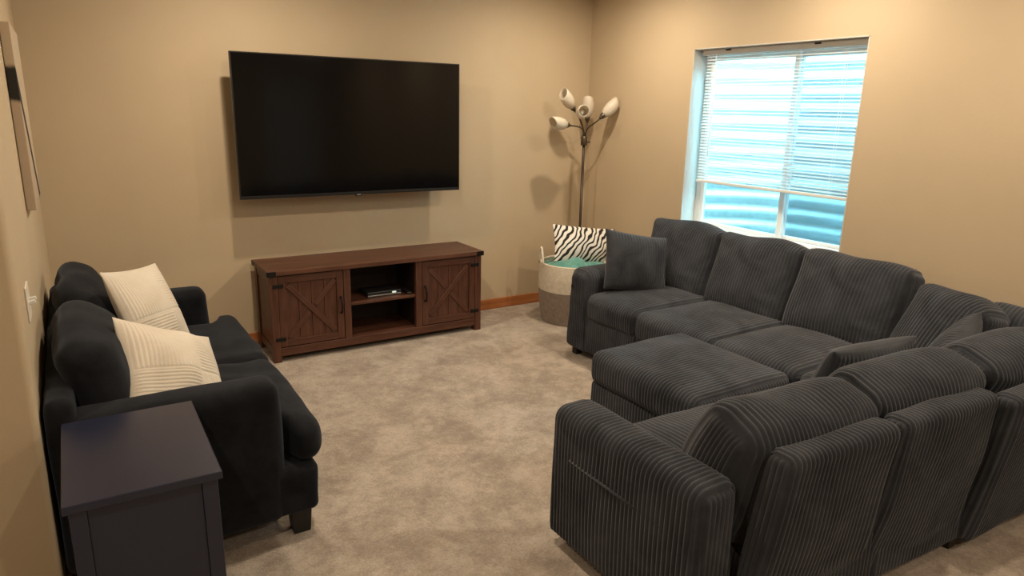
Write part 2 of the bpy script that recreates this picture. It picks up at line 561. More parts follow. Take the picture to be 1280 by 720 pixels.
# unseen panelled door added to give the television screen a bluish reflection
dr = thing('reflection_door', 'added pale blue door that gives the television a bluish reflection', 'door', (3.2, YF+.02, 0), kind='structure')
box('door_slab', (2.8, YF+.001, .01), (3.6, YF+.04, 2.03), 'reflection_blue', dr)
for (z0, z1) in ((.2, .9), (1.05, 1.9)):
    for x0 in (2.9, 3.24):
        box('door_panel', (x0, YF+.04, z0), (x0+.27, YF+.05, z1), 'reflection_blue', dr, bev=.006)
lathe('door_knob', [(0, 0), (.012, 0), (.012, .03), (.026, .04), (.026, .055), (.0, .066)], 'silver', dr, (2.86, YF+.04, .95), 20, axis=(0, 1, 0))

# ------------------------------------------------------------------ window
win = thing('window_1', 'white vinyl sliding window with two sashes in a deep recess', 'window', (XR+.15, (WY0+WY1)/2, WZ0), kind='structure')
J = .006
box('jamb', (XR-.001, WY1-J, WZ0), (XR+T_, WY1, WZ1), 'jamb_paint', win, bev=0)
box('jamb', (XR-.001, WY0, WZ0), (XR+T_, WY0+J, WZ1), 'jamb_paint', win, bev=0)
box('head_jamb', (XR-.001, WY0, WZ1-J), (XR+T_, WY1, WZ1), 'jamb_paint', win, bev=0)
box('window_sill', (XR-.012, WY0+.0, WZ0-.002), (XR+T_, WY1-.0, WZ0+.014), 'white_paint', win, bev=.003)
FX0, FX1 = 3.985, 4.05
zb, zt = WZ0+.014, WZ1-J
y0, y1 = WY0+J, WY1-J
boxes('window_frame', [((FX0, y0, zb), (FX1, y0+.035, zt)), ((FX0, y1-.035, zb), (FX1, y1, zt)),
                       ((FX0, y0+.035, zb), (FX1, y1-.035, zb+.03)), ((FX0, y0+.035, zt-.035), (FX1, y1-.035, zt))], 'white_vinyl', win, .003, (FX0, 3.07, 1.4))
def sash(ya, yb, xa, xb):
    z0, z1 = zb+.03, zt-.035
    w = .04
    s = boxes('sash', [((xa, ya, z0), (xb, ya+w, z1)), ((xa, yb-w, z0), (xb, yb, z1)), ((xa, ya+w, z0), (xb, yb-w, z0+w*.6)), ((xa, ya+w, z1-w), (xb, yb-w, z1))],
              'white_vinyl', win, .003, (xa, ya, z0))
    p = box('pane', ((xa+xb)/2-.003, ya+w-.005, z0+w*.6-.005), ((xa+xb)/2+.003, yb-w+.005, z1-w+.005), 'window_glass', None, bev=0)
    c = p.location.copy(); p.parent = s; p.location = c-Vector((xa, ya, z0))-Vector((0, 0, 0))
    p.location = c-s.parent.location-s.location
    return s
ym = 2.965
sash(ym-.02, y1-.035, 3.99, 4.015)
sash(y0+.035, ym+.02, 4.018, 4.045)
box('insect_screen', (4.058, y0+.03, zb+.02), (4.0595, ym+.0, zt-.02), 'insect_mesh', win, bev=0)

# corrugated window well outside, open to the sky
WELL_Y, WELL_R, ZW0, ZW1 = 3.07, .92, .45, 2.36
nz = int((ZW1-ZW0)/.008); na = 49
zz = np.linspace(ZW0, ZW1, nz)
an = np.linspace(-PI/2, PI/2, na)
Zg, Ag = np.meshgrid(zz, an, indexing='ij')
rad = WELL_R+.016*np.sin(2*PI*Zg/.115)
Xg = 4.05+rad*np.cos(Ag)*.88; Yg = WELL_Y+rad*np.sin(Ag)
me = np_mesh('window_well', np.stack([Xg-4.05, Yg-WELL_Y, Zg-ZW0], -1).reshape(-1, 3), grid_quads(nz, na))
ww = link('window_well', me, 'galvanised_steel', None, (4.05, WELL_Y, ZW0))
sm = ww.modifiers.new('thick', 'SOLIDIFY'); sm.thickness = .006
tag(ww, 'curved corrugated steel window well outside the window', 'window well')
bm = bmesh.new()
ring = [bm.verts.new((.005+.765*math.cos(a), .885*math.sin(a), 0)) for a in np.linspace(-PI/2, PI/2, 25)]
f_ = bm.faces.new(ring)
ex = bmesh.ops.extrude_face_region(bm, geom=[f_])
for v in [g for g in ex['geom'] if isinstance(g, bmesh.types.BMVert)]:
    v.co.z -= .06
gv_ = link('gravel', bm_mesh(bm, 'gravel'), 'gravel', None, (4.055, WELL_Y, ZW0+.05))
tag(gv_, 'grey gravel bed at the bottom of the window well', 'gravel', kind='stuff')

# ------------------------------------------------------------------ mini blind
BX = 3.93
by0, by1 = WY0+.035, WY1-.06
bl = thing('mini_blind', 'white horizontal mini blind lowered two thirds over the window', 'blind', (BX, (by0+by1)/2, 1.165))
box('headrail', (BX-.02, by0-.01, WZ1-.045), (BX+.02, by1+.03, WZ1-.008), 'white_vinyl', bl)
for yy in (by0+.33, by1-.2):
    box('bracket_clip', (BX-.024, yy-.022, WZ1-.022), (BX-.019, yy+.022, WZ1-.012), 'black_plastic', bl, bev=.001)
box('bottom_rail', (BX-.016, by0, 1.163), (BX+.016, by1, 1.183), 'white_vinyl', bl, bev=.004)
nS = 41
sw = np.linspace(-1, 1, 7)
prof = np.stack([sw*.0125, .0018*(1-sw**2)], -1)
L = by1-by0
SV = np.array([(p[0], s*L/2, p[1]) for s in (-1, 1) for p in prof])
slat_me = np_mesh('slat', SV, grid_quads(2, 7))
slat_me.materials.append(MATS['blind_slat'])
for i in range(nS):
    z = 1.200+i*(WZ1-.055-1.200)/(nS-1)
    s = link('slat', slat_me, None, bl, (BX, (by0+by1)/2, z), (0, R(-20), 0))
for yy in (by0+.14, ym-.07, by1-.13):
    boxes('ladder_cord', [((BX-.0135, yy-.0008, 1.17), (BX-.012, yy+.0008, WZ1-.03)), ((BX+.012, yy-.0008, 1.17), (BX+.0135, yy+.0008, WZ1-.03))], 'white_vinyl', bl, 0, (BX, yy, 1.17))
tube('tilt_wand', [(BX-.024, by1-.10, WZ1-.04), (BX-.026, by1-.10, 1.35)], .0028, 'white_vinyl', bl, 8)

# ------------------------------------------------------------------ recessed ceiling lamps, with two added fills behind the viewer
for i, (x, y) in enumerate(CANS):
    t = thing('recessed_light', 'round white recessed downlight set flush in the ceiling', 'ceiling light', (x, y, ZC), 'recessed downlights in the ceiling')
    lathe('trim_ring', [(.062, -.001), (.064, -.008), (.085, -.006), (.09, -.001)], 'white_paint', t, (x, y, ZC), 32)
    lathe('lens', [(.0, -.003), (.062, -.003)], 'lamp_lens', t, (x, y, ZC), 32)
    ld = bpy.data.lights.new('downlight_bulb', 'AREA')
    ld.shape = 'DISK'; ld.size = .08; ld.energy = LAMP_W; ld.color = LAMP_COL
    lo = bpy.data.objects.new('downlight_bulb', ld); COL.objects.link(lo)
    lo.parent = t; lo.location = (0, 0, -.012)

# ================================================================== TELEVISION
TX, TY, TZ, TW = 1.692, 4.698, 1.507, 1.586
TH = TW*.5745
tv = thing('television', 'large black flat screen television mounted on the tan wall', 'television', (TX, TY+.04, TZ-TH/2))
bm = bmesh.new(); add_box(bm, -TW/2, TW/2, .004, .030, -TH/2, TH/2, .004)
link('housing', bm_mesh(bm, 'housing'), 'tv_bezel', tv, (TX, TY, TZ))
bz = .008
box('screen', (TX-TW/2+bz, TY+.0015, TZ-TH/2+.020), (TX+TW/2-bz, TY+.0055, TZ+TH/2-bz), 'tv_screen', tv, bev=0)
boxes('bezel', [((TX-TW/2, TY, TZ-TH/2), (TX-TW/2+bz, TY+.012, TZ+TH/2)), ((TX+TW/2-bz, TY, TZ-TH/2), (TX+TW/2, TY+.012, TZ+TH/2)),
                ((TX-TW/2+bz, TY, TZ+TH/2-bz), (TX+TW/2-bz, TY+.012, TZ+TH/2)), ((TX-TW/2+bz, TY, TZ-TH/2), (TX+TW/2-bz, TY+.012, TZ-TH/2+.020))], 'tv_bezel', tv, .001, (TX, TY, TZ))
box('sensor', (TX-.022, TY-.002, TZ-TH/2-.010), (TX+.022, TY+.02, TZ-TH/2+.006), 'black_plastic', tv, bev=.003)
box('logo_plate', (TX-.013, TY-.003, TZ-TH/2-.004), (TX+.013, TY, TZ-TH/2+.002), 'silver', tv, bev=.001)
bm = bmesh.new(); add_box(bm, -TW*.36, TW*.36, .030, .062, -TH*.42, TH*.22, .012)
link('rear_cover', bm_mesh(bm, 'rear_cover'), 'black_plastic', tv, (TX, TY, TZ))
mt = box('wall_mount', (TX-.22, YB-.02, TZ-.2), (TX+.22, YB-.001, TZ+.15), 'black_iron', tv)
for s in (-.13, .13):
    box('mount_arm', (TX+s-.02, TY+.06, TZ-.05), (TX+s+.02, YB-.018, TZ+.03), 'black_iron', tv)

# ================================================================== TV STAND
SX, SY, SW, SD, SH = .975, 4.436, 1.579, .432, .62
st = thing('tv_stand', 'walnut brown barn door tv stand with two crossed doors below the television', 'tv stand', (SX+SW/2, SY+SD/2, 0))
def sb(name, u0, u1, v0, v1, z0, z1, mat, bev=.003, parent=None):
    return box(name, (SX+u0, SY+v0, z0), (SX+u1, SY+v1, z1), mat, parent or st, bev)
sb('top', 0, SW, 0, SD, SH-.032, SH, 'walnut_along', .003)
pw = .052
for u0 in (.012, SW-.012-pw):
    for v0 in (.012, SD-.012-pw):
        sb('post', u0, u0+pw, v0, v0+pw, 0, SH-.032, 'walnut_upright')
for u0 in (.022, SW-.022-.02):
    sb('side_panel', u0, u0+.02, .064, SD-.064, .07, SH-.032, 'walnut_upright', .001)
    for z0, z1 in ((.05, .105), (SH-.085, SH-.032)):
        sb('side_rail', u0-.006, u0+.03, .064, SD-.064, z0, z1, 'walnut_deep')
sb('bottom_rail', .064, SW-.064, .014, .046, .042, .098, 'walnut_along')
sb('bottom_board', .04, SW-.04, .046, SD-.03, .078, .096, 'walnut_along', .001)
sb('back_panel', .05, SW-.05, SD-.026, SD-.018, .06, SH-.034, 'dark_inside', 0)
D0, D1, D2, D3 = .500, .548, SW-.548, SW-.500
for a, b in ((D0, D1), (D2, D3)):
    sb('divider', a, b, .014, .05, .098, SH-.032, 'walnut_upright')
    m_ = (a+b)/2
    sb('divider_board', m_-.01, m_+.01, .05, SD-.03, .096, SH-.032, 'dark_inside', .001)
sb('shelf', D1-.012, D2+.012, .03, SD-.03, .322, .342, 'walnut_along', .002)
def door(u0, u1, hinge_left):
    z0, z1 = .104, SH-.040
    d = thing('door_leaf', None, None, (SX+(u0+u1)/2, SY+.03, z0))
    d.parent = st; d.location = Vector((SX+(u0+u1)/2, SY+.03, z0))-st.location
    base = Vector((SX+(u0+u1)/2, SY+.03, z0))
    def db(name, a0, a1, v0, v1, c0, c1, mat, bev=.002, rot=(0, 0, 0)):
        o = box(name, (SX+a0, SY+v0, c0), (SX+a1, SY+v1, c1), mat, None, bev, rot)
        c = o.location.copy(); o.parent = d; o.location = c-base
        return o
    w = .045
    db('stile', u0, u0+w, .016, .034, z0, z1, 'walnut_upright')
    db('stile', u1-w, u1, .016, .034, z0, z1, 'walnut_upright')
    db('rail', u0+w, u1-w, .016, .034, z0, z0+w, 'walnut_along')
    db('rail', u0+w, u1-w, .016, .034, z1-w, z1, 'walnut_along')
    np_ = 4
    pwid = (u1-u0-2*w)/np_
    for k in range(np_):
        db('plank', u0+w+k*pwid+.0012, u0+w+(k+1)*pwid-.0012, .0265, .036, z0+w-.004, z1-w+.004, 'walnut_upright', .0018)
    iw, ih = u1-u0-2*w, z1-z0-2*w
    ln = math.hypot(iw, ih); ang = math.atan2(ih, iw)
    cu, cz = (u0+u1)/2, (z0+z1)/2
    s = 1 if hinge_left else -1
    # continuous brace, then the crossing brace in two halves
    db('brace', cu-ln/2+.026, cu+ln/2-.026, .0165, .0275, cz-.017, cz+.017, 'walnut_along', .005, (0, s*ang, 0))
    for k in (-1, 1):
        q = ln/4+.008
        ox, oz = k*q*math.cos(ang), -k*s*q*math.sin(ang)
        o = db('brace', cu-ln/4+.022, cu+ln/4-.022, .0185, .0275, cz-.017, cz+.017, 'walnut_along', .005, (0, -s*ang, 0))
        o.location += Vector((ox, 0, -oz))
    hx = u1-.020 if hinge_left else u0+.020
    hz = (z0+z1)/2+.0
    pts = [(SX+hx, SY+.016, hz-.055), (SX+hx, SY-.008, hz-.05), (SX+hx, SY-.012, hz), (SX+hx, SY-.008, hz+.05), (SX+hx, SY+.016, hz+.055)]
    h = tube('handle', pts, [.008, .0065, .0065, .0065, .008], 'black_iron', None, 10)
    c = h.location.copy(); h.parent = d; h.location = c-base
    ex = u0 if hinge_left else u1
    for zc in (z0+.055, z1-.062):
        db('hinge', ex-.034, ex+.034, .0085, .0165, zc-.012, zc+.012, 'black_iron', .002)
door(.066, D0-.004, True)
door(D3+.004, SW-.066, False)
for u0, u1 in ((-.002, .056), (SW-.056, SW+.002)):
    sb('corner_bracket', u0, u1, -.002, .03, SH-.034, SH-.001, 'black_iron', .001)
for u0 in (-.002, SW-.004):
    sb('corner_bracket', u0, u0+.006, SD-.05, SD+.001, SH-.034, SH-.001, 'black_iron', .001)

# set top box and puck on the shelf
cb = thing('cable_box', 'slim black cable box with lit display on the tv stand shelf', 'cable box', (1.80, 4.62, .342))
box('housing', (1.67, 4.53, .346), (1.925, 4.71, .378), 'black_plastic', cb, .004)
box('front_strip', (1.672, 4.5275, .347), (1.923, 4.531, .355), 'silver', cb, .001)
box('display', (1.855, 4.5275, .359), (1.885, 4.5305, .370), 'clock_digits', cb, 0)
for x in (1.69, 1.905):
    for y in (4.55, 4.69):
        box('foot', (x-.008, y-.008, .342), (x+.008, y+.008, .347), 'black_plastic', cb, 0)
pk = thing('remote_control', 'black remote control lying beside the cable box', 'remote control', (1.975, 4.56, .342))
box('housing', (1.953, 4.49, .342), (1.993, 4.64, .358), 'black_plastic', pk, .005)
for k in range(5):
    box('button', (1.962, 4.50+k*.025, .358), (1.984, 4.512+k*.025, .360), 'tv_bezel', pk, .001)

# ================================================================== FLOOR LAMP
LX, LY = 3.66, 4.70
lp = thing('floor_lamp', 'bronze floor lamp with five frosted tulip shades in the corner', 'floor lamp', (LX, LY, 0))
lathe('base', [(0, .0), (.125, .0), (.128, .010), (.12, .020), (.05, .030), (.018, .045), (.014, .06), (0, .06)], 'lamp_metal', lp, (LX, LY, 0), 40)
tube('pole', [(LX, LY, .05), (LX, LY, .72), (LX, LY, 1.385)], .0115, 'lamp_metal', lp, 14)
lathe('collar', [(0, .0), (.024, 0), (.027, .008), (.027, .062), (.022, .078), (0, .08)], 'lamp_metal', lp, (LX, LY, 1.372), 24)
lathe('switch_knob', [(0, 0), (.005, 0), (.005, .02), (.008, .022), (.008, .03), (0, .031)], 'lamp_metal', lp, (LX+.02, LY-.012, 1.40), 12, axis=(.8, -.6, 0))
heads = [((3.49, 4.64, 1.668), (-.62, -.10, .60)),   # leaning up to the left
         ((3.49, 4.55, 1.625), (-.42, -.82, .16)),  # facing the room
         ((3.70, 4.72, 1.585), (.02, .02, 1)),       # upright at the back
         ((3.71, 4.54, 1.612), (.60, -.20, .60)),    # towards the window wall
         ((3.395, 4.58, 1.540), (-1, -.16, .12))]    # out to the left
shade_prof = [(.016, .0), (.030, .012), (.043, .040), (.050, .075), (.050, .105), (.046, .135), (.040, .155)]
for k, (pt, dr_) in enumerate(heads):
    d = Vector(dr_).normalized(); p = Vector(pt)
    p0 = Vector((LX, LY, 1.445)); tow = (p-p0); tow.z = 0
    a0 = p0+tow.normalized()*.012
    arm = tube('arm', bez(a0, a0+Vector((0, 0, .09)), p-d*.13, p-d*.02, 16), .0058, 'lamp_metal', lp, 10)
    so = lathe('socket', [(0, -.03), (.010, -.03), (.012, -.02), (.021, -.004), (.024, .016), (.022, .02), (0, .02)], 'lamp_metal', lp, p, 20, axis=d)
    # tulip shade with an obliquely cut mouth
    n = 32; pr = shade_prof
    rings = []
    for i, (rr_, h_) in enumerate(pr):
        for q in range(n):
            a = 2*PI*q/n
            t = i/(len(pr)-1)
            hh = .012+h_*(1+.13*t*math.cos(a))
            rings.append((rr_*math.cos(a), rr_*math.sin(a), hh))
    me = np_mesh('shade', rings, grid_quads(len(pr), n, True, flip=True))
    sh = link('shade', me, 'frosted_shade', lp, p)
    sh.rotation_euler = d.to_track_quat('Z', 'X').to_euler()
    sm = sh.modifiers.new('thick', 'SOLIDIFY'); sm.thickness = .003
    bo = lathe('bulb', [(0, .02), (.010, .022), (.012, .045), (.022, .07), (.022, .085), (.012, .10), (0, .104)], 'white_vinyl', lp, p, 16, axis=d)

# ================================================================== BASKET, BLANKET, ZEBRA PILLOW
KX, KY = 3.345, 4.36
bk = thing('rope_basket', 'round woven rope basket, cream above and taupe below, holding a blanket', 'basket', (KX, KY, 0))
def basket_prof(z0, z1, base=False):
    zs = np.arange(z0, z1+.0001, .0035)
    pr = []
    for z in zs:
        r_ = .245+.030*math.sin(PI*min(1, z/.5)*.8)+.002*abs(math.sin(PI*z/.012))
        pr.append((r_, z))
    return pr
pl = basket_prof(.0, .265); ph = basket_prof(.265, .475)
lathe('lower_weave', [(0, .006)]+[(.2, .003)]+pl+[(pl[-1][0]-.016, .265)], 'rope_taupe', bk, (KX, KY, 0), 64)
inn = [(r_-.016, z) for r_, z in ph[::-1]]
lathe('upper_weave', ph+[(ph[-1][0]-.008, .481)]+inn, 'rope_cream', bk, (KX, KY, 0), 64)
for sgn, ah in ((1, R(158)), (-1, R(-22))):
    cxh, cyh = math.cos(ah), math.sin(ah)
    tx_, ty_ = -cyh, cxh
    rr_ = .268
    P4 = [(KX+cxh*(rr_-.004*abs(s))+tx_*s*.075, KY+cyh*rr_+ty_*s*.075, .45+.145*math.cos(s*PI/2)**.8) for s in np.linspace(-.98, .98, 15)]
    tube('handle', P4, .009, 'rope_cream', bk, 10)

g = np.random.RandomState(4)
nb = 48
rr0 = np.linspace(0, 1, 26); aa = np.linspace(0, 2*PI, nb, endpoint=False)
Rg, Ag = np.meshgrid(rr0, aa, indexing='ij')
bx_ = .243*Rg*np.cos(Ag); by_ = .243*Rg*np.sin(Ag)
Pb = np.stack([bx_.ravel(), by_.ravel(), 0*bx_.ravel()], -1)
bz_ = .03*waves(Pb, 5, 11).reshape(Rg.shape)+.016*waves(Pb, 11, 12).reshape(Rg.shape)+.035*(1-Rg**2)-.015*Rg**6
me = np_mesh('blanket', np.stack([bx_, by_, bz_], -1).reshape(-1, 3), grid_quads(26, nb, True, flip=True))
bk2 = link('blanket', me, 'teal_fleece', None, (KX, KY, .435))
sm = bk2.modifiers.new('thick', 'SOLIDIFY'); sm.thickness = .03
tag(bk2, 'crumpled teal fleece blanket folded inside the rope basket', 'blanket')

zp = pillow('throw_pillow', .60, .30, .17, 'zebra_print', n=56, ear=.05, seed=8, wr=.008)
tag(zp, 'black and white zebra striped pillow on top of the rope basket', 'pillow')
orient(zp, (3.45, 4.35, .605), (.98, -.10, -.125), (.10, .35, .93))

# ================================================================== CORDUROY SECTIONAL
CW = .02
sec = thing('sectional_sofa', 'charcoal wide rib corduroy sectional sofa wrapped around the corner under the window', 'sofa', (3.2, 2.0, 0))
def cord(name, size, loc, axes='yxz', r=.04, rot=(0, 0, 0), parent=sec, **kw):
    kw.setdefault('wale', CW)
    return soft_box(name, size, r, 'corduroy', parent, loc, axes, rot, **kw)
# --- run along the window wall
FX = 2.825       # front plane
cord('arm', (.94, .20, .55), (FX+.47, 3.625, .058+.275), 'xyz', r=.065, rbot=.02, cap='v', wr=.004, seed=5, amp=.0075, puff=(0, 0, .008, .008, .012, 0))
seatsA = [(3.525, 3.04), (3.035, 2.445), (2.44, 1.90)]
for k, (ya, yb) in enumerate(seatsA):
    w = ya-yb
    cord('seat_cushion', (w+.006, .76, .17), (FX-.005+.38, (ya+yb)/2, .30+.08), 'yxz', r=.05, puff=(0, 0, .0, .012, .035, 0), wr=.006, wf=2.2, seed=20+k, amp=.006, cap='w')
    cord('seat_base', (w+.002, .90, .25), (FX+.012+.45, (ya+yb)/2, .06+.125), 'yxz', r=.018, wr=.003, seed=30+k, cap='w')
# corner seat, continuing to the second run
cord('seat_cushion', (.74, .76, .17), (3.20, 1.52, .30+.08), 'xyz', r=.05, puff=(0, 0, 0, 0, .03, 0), wr=.005, seed=24, amp=.003)
cord('seat_base', (.90, .77, .25), (3.30, 1.50, .185), 'yxz', r=.018, wr=.003, seed=35)
# back frame by the wall
for (ya, yb) in ((3.72, 3.08), (3.075, 2.46), (2.455, 1.84), (1.835, 1.10)):
    cord('back_panel', (ya-yb, .10, .60), (3.765, (ya+yb)/2, .36), 'yxz', r=.035, wr=.003, seed=int(ya*10), per=4)
backsA = [(3.715, 3.085, .02, 1), (3.085, 2.465, -.005, 2), (2.465, 1.825, -.01, 3)]
def slump(amt, pinch=.30, seed=0, belly=0):
    g = np.random.RandomState(seed)
    dl, dr, sk = g.uniform(.2, 1, 3)
    def f(Q, fr):
        Q = Q.copy()
        v = fr[:, 1]; u = fr[:, 0]
        e = np.maximum(np.abs(u)**5, np.clip(v, -.6, 1)**6)
        Q[:, 2] += belly*np.clip((.75-v)/1.75, 0, 1)**1.2*np.clip(fr[:, 2]*.5+.5, 0, 1)*(1-.35*u*u)
        Q[:, 2] *= 1-pinch*e
        top = np.clip(v, 0, 1)**2
        Q[:, 1] -= amt*top*(dl*np.clip(-u, 0, 1)**3+dr*np.clip(u, 0, 1)**3)
        Q[:, 1] += .010*top*np.sin(u*4+seed)
        Q[:, 2] += .018*np.sin(v*2.2+.4)+.008*np.sin(u*3+seed)*top
        return Q
    return f
for k, (ya, yb, dz, s) in enumerate(backsA):
    cord('back_cushion', (ya-yb+.006, .49, .20), (3.585, (ya+yb)/2, .655+dz*.3), 'yzx', r=.048, rot=(0, R(13), 0), puff=(.012, .012, .012, 0, .02, .045),
         wr=.008, wf=2.0, seed=40+k, shape=slump(.02, .3, 40+k), cap='w', amp=.0075)
# corner cushions
cord('back_cushion', (.45, .47, .19), (3.515, 1.605, .62), 'yzx', r=.05, rot=(R(7), R(13), R(-24)), puff=(.01, .01, .01, 0, .02, .05), wr=.010, wf=2, seed=47, shape=slump(.05, .3, 47), cap='w', amp=.0075)
cord('back_cushion', (.50, .44, .17), (3.63, 1.26, .595), 'yzx', r=.055, rot=(0, R(10), R(-4)), puff=(.01, .01, .01, 0, .02, .04), wr=.010, wf=2, seed=48, shape=slump(.02, .3, 48), cap='w', amp=.0075)

# --- run with its back to the viewer
PV = Vector((1.44, 1.13)); RB = R(-3)
def wb_(x, y):
    d = Vector((x, y))-PV
    return (PV.x+d.x*math.cos(RB)-d.y*math.sin(RB), PV.y+d.x*math.sin(RB)+d.y*math.cos(RB))
def cordB(name, size, x, y, z, axes='xyz', rx=0, rz=0, **kw):
    X_, Y_ = wb_(x, y)
    return cord(name, size, (X_, Y_, z), axes, rot=(rx, 0, RB+rz), **kw)
cord('arm', (.745, .165, .52), (1.522, 1.588, .058+.26), 'yxz', r=.045, rbot=.02, cap='v', wr=.004, seed=61, puff=(0, 0, .008, .008, .012, 0), amp=.0085)
seatsB = [(1.655, 2.235), (2.24, 2.82)]
for k, (xa, xb) in enumerate(seatsB):
    cordB('seat_cushion', (xb-xa, .66, .17), (xa+xb)/2, 1.575, .38, 'xyz', r=.05, puff=(0, 0, .01, 0, .03, 0), wr=.006, seed=63+k, amp=.006)
    cordB('seat_base', (xb-xa, .78, .25), (xa+xb)/2, 1.545, .185, 'xyz', r=.018, wr=.003, seed=66+k)
panels = [(1.662, 2.190, .02, .690), (2.212, 2.775, .015, .695), (2.82, 3.42, -.03, .675), (3.44, 3.79, -.02, .675)]
def lean(amt, h):
    def f(Q, fr):
        Q = Q.copy()
        t = (Q[:, 1]/h+.5)
        Q[:, 2] -= amt*np.clip(t, 0, 1.2)**1.3     # top leans towards -w
        Q[:, 2] -= .014*np.sin(np.clip(t, 0, 1)*PI)*(np.abs(fr[:, 0])**4)
        Q[:, 0] *= 1+.07*(1-np.clip(t, 0, 1))**1.5-.03*np.clip(t-.7, 0, 1)
        Q[:, 0] -= .02*(1-np.clip(t, 0, 1))
        return Q
    return f
for k, (xa, xb, dy, zt_) in enumerate(panels):
    h = zt_-.05
    cordB('back_panel', (xb-xa, h, .10), (xa+xb)/2, 1.205+dy, .05+h/2, 'xzy', r=.035, puff=(0, 0, 0, 0, 0, .016), wr=.006, wf=2.4, seed=70+k, shape=lean(.075, h), cap='w', amp=.0075)
    # inner side of the module with the strap-like gusset between two backs
    if k < 2:
        cordB('gusset', (.05, h-.10, .05), xb+.012, 1.235+dy, .06+(h-.10)/2, 'xzy', r=.02, wr=.003, seed=75+k, shape=lean(.055, h), cap='w')
cushB = [(1.605, 2.250, .0, -.038, 0), (2.215, 2.865, .0, -.028, R(-3)), (2.885, 3.50, -.03, -.015, R(-4))]
for k, (xa, xb, dy, dz, rz) in enumerate(cushB):
    cordB('back_cushion', (xb-xa, .43, .23), (xa+xb)/2, 1.345+dy, .580+dz, 'xzy', rx=R(20), rz=rz, r=.06, puff=(.010, .010, .012, 0, .05, .02), wr=.011, wf=2.0, seed=80+k, shape=slump(.045, .24, 80+k, .13), cap='w', amp=.0085)
# pocket stitching on the outer arm
tube('pocket_seam', [(1.4285, 1.83, .412), (1.4245, 1.58, .41), (1.4285, 1.345, .405)], .0045, 'corduroy', sec, 8)
tube('pocket_seam', [(1.4290, 1.345, .405), (1.4315, 1.34, .12)], .003, 'corduroy', sec, 8)
def leg(x, y, parent, s=.025, h=.062):
    box('leg', (x-s, y-s, 0), (x+s, y+s, h), 'black_leg', parent, .004)
for (x, y) in ((FX+.05, 3.66), (FX+.06, 3.05), (FX+.06, 2.44), (3.74, 3.66), (3.74, 2.4)):
    leg(x, y, sec)
for (x, y) in ((1.50, 1.90), (1.53, 1.19), (2.21, 1.20), (2.80, 1.20), (3.40, 1.20), (2.2, 1.88)):
    leg(*wb_(x, y), sec)
box('arm_button', (FX-.006, 3.665, .475), (FX+.004, 3.69, .50), 'black_plastic', sec, .003)

# --- ottoman pushed against the sofa front
ot = thing('ottoman', 'charcoal corduroy ottoman pushed against the front of the sectional seat', 'ottoman', (2.49, 2.275, 0))
cord('seat_cushion', (.74, .655, .165), (2.487, 2.275, .375), 'yxz', r=.05, puff=(.006, .006, 0, .01, .024, 0), wr=.006, wf=2, seed=90, parent=ot, amp=.0065, cap='v')
cord('base', (.72, .635, .235), (2.49, 2.275, .06+.1175), 'yxz', r=.02, wr=.003, seed=91, parent=ot, cap='v')
for x in (2.23, 2.75):
    for y in (1.97, 2.58):
        leg(x, y, ot)

# --- loose pillows on the sectional
p1 = pillow('throw_pillow', .47, .41, .20, 'corduroy', 'u', .021, .007, ear=.07, seed=5, wr=.014, power=.45)
tag(p1, 'dark grey corduroy throw pillow leaning on the arm near the zebra pillow', 'pillow')
orient(p1, (3.165, 3.435, .665), (.95, -.25, -.17), (.14, .33, .93))
p2 = pillow('throw_pillow', .50, .46, .15, 'corduroy', 'u', .021, .007, ear=.04, seed=6, wr=.010, power=.36)
tag(p2, 'dark grey corduroy throw pillow standing against the inside of the turned away back cushions', 'pillow')
orient(p2, (2.70, 1.56, .555), (1, -.10, .0), (.0, -.40, .92))
p3 = pillow('throw_pillow', .46, .42, .17, 'corduroy', 'u', .021, .007, ear=.03, seed=7, wr=.012, power=.4)
tag(p3, 'dark grey corduroy throw pillow slumped in the inner corner of the sectional', 'pillow')
orient(p3, (3.22, 1.46, .56), (.88, .20, .35), (-.25, -.50, .86))

# ================================================================== BLACK LOVESEAT
lv = thing('loveseat', 'black velvety two seat sofa standing along the left tan wall', 'sofa', (.24, 3.3, 0))
def vel(name, size, loc, axes, r, rot=(0, 0, 0), **kw):
    kw.setdefault('wr', .005)
    return soft_box(name, size, r, 'black_velvet', lv, loc, axes, rot, step=.03, **kw)
LY0, LY1 = 2.44, 4.17
vel('arm', (.68, .16, .565), (-.125+.34, LY0+.08, .10+.2825), 'xyz', .045, seed=1, wr=.003, puff=(.01, 0, 0, 0, .006, 0))
vel('arm', (.68, .16, .555), (-.125+.34, LY1-.08, .10+.2775), 'xyz', .045, seed=2, wr=.003, puff=(.01, 0, 0, 0, .006, 0))
vel('back_frame', (LY1-LY0-.02, .09, .64), (-.118, (LY0+LY1)/2, .10+.32), 'yxz', .04, seed=3, wr=.003)
vel('seat_base', (LY1-LY0-.02, .72, .20), (.325, (LY0+LY1)/2, .11+.10), 'yxz', .03, seed=4, wr=.004)
ymid = (LY0+LY1)/2
def tee(sgn, amt=.145):
    # T-shaped cushion: the front part runs on before the arm
    def f(Q, fr):
        Q = Q.copy()
        side = np.clip((sgn*fr[:, 0]-.0), 0, 1)
        fr_t = smoothstep((fr[:, 1]-.60)/.12)
        Q[:, 0] += sgn*amt*fr_t*side**2
        return Q
    return f
sy0, sy1 = LY0+.162, LY1-.162
vel('seat_cushion', (ymid-sy0-.002, .66, .165), (.38, (sy0+ymid)/2, .395), 'yxz', .055, seed=6, wr=.009, wf=4.5, puff=(0, 0, .02, 0, .022, 0), shape=tee(-1))
vel('seat_cushion', (sy1-ymid-.002, .66, .165), (.38, (sy1+ymid)/2, .395), 'yxz', .055, seed=7, wr=.009, wf=4.5, puff=(0, 0, .02, 0, .022, 0), shape=tee(1))
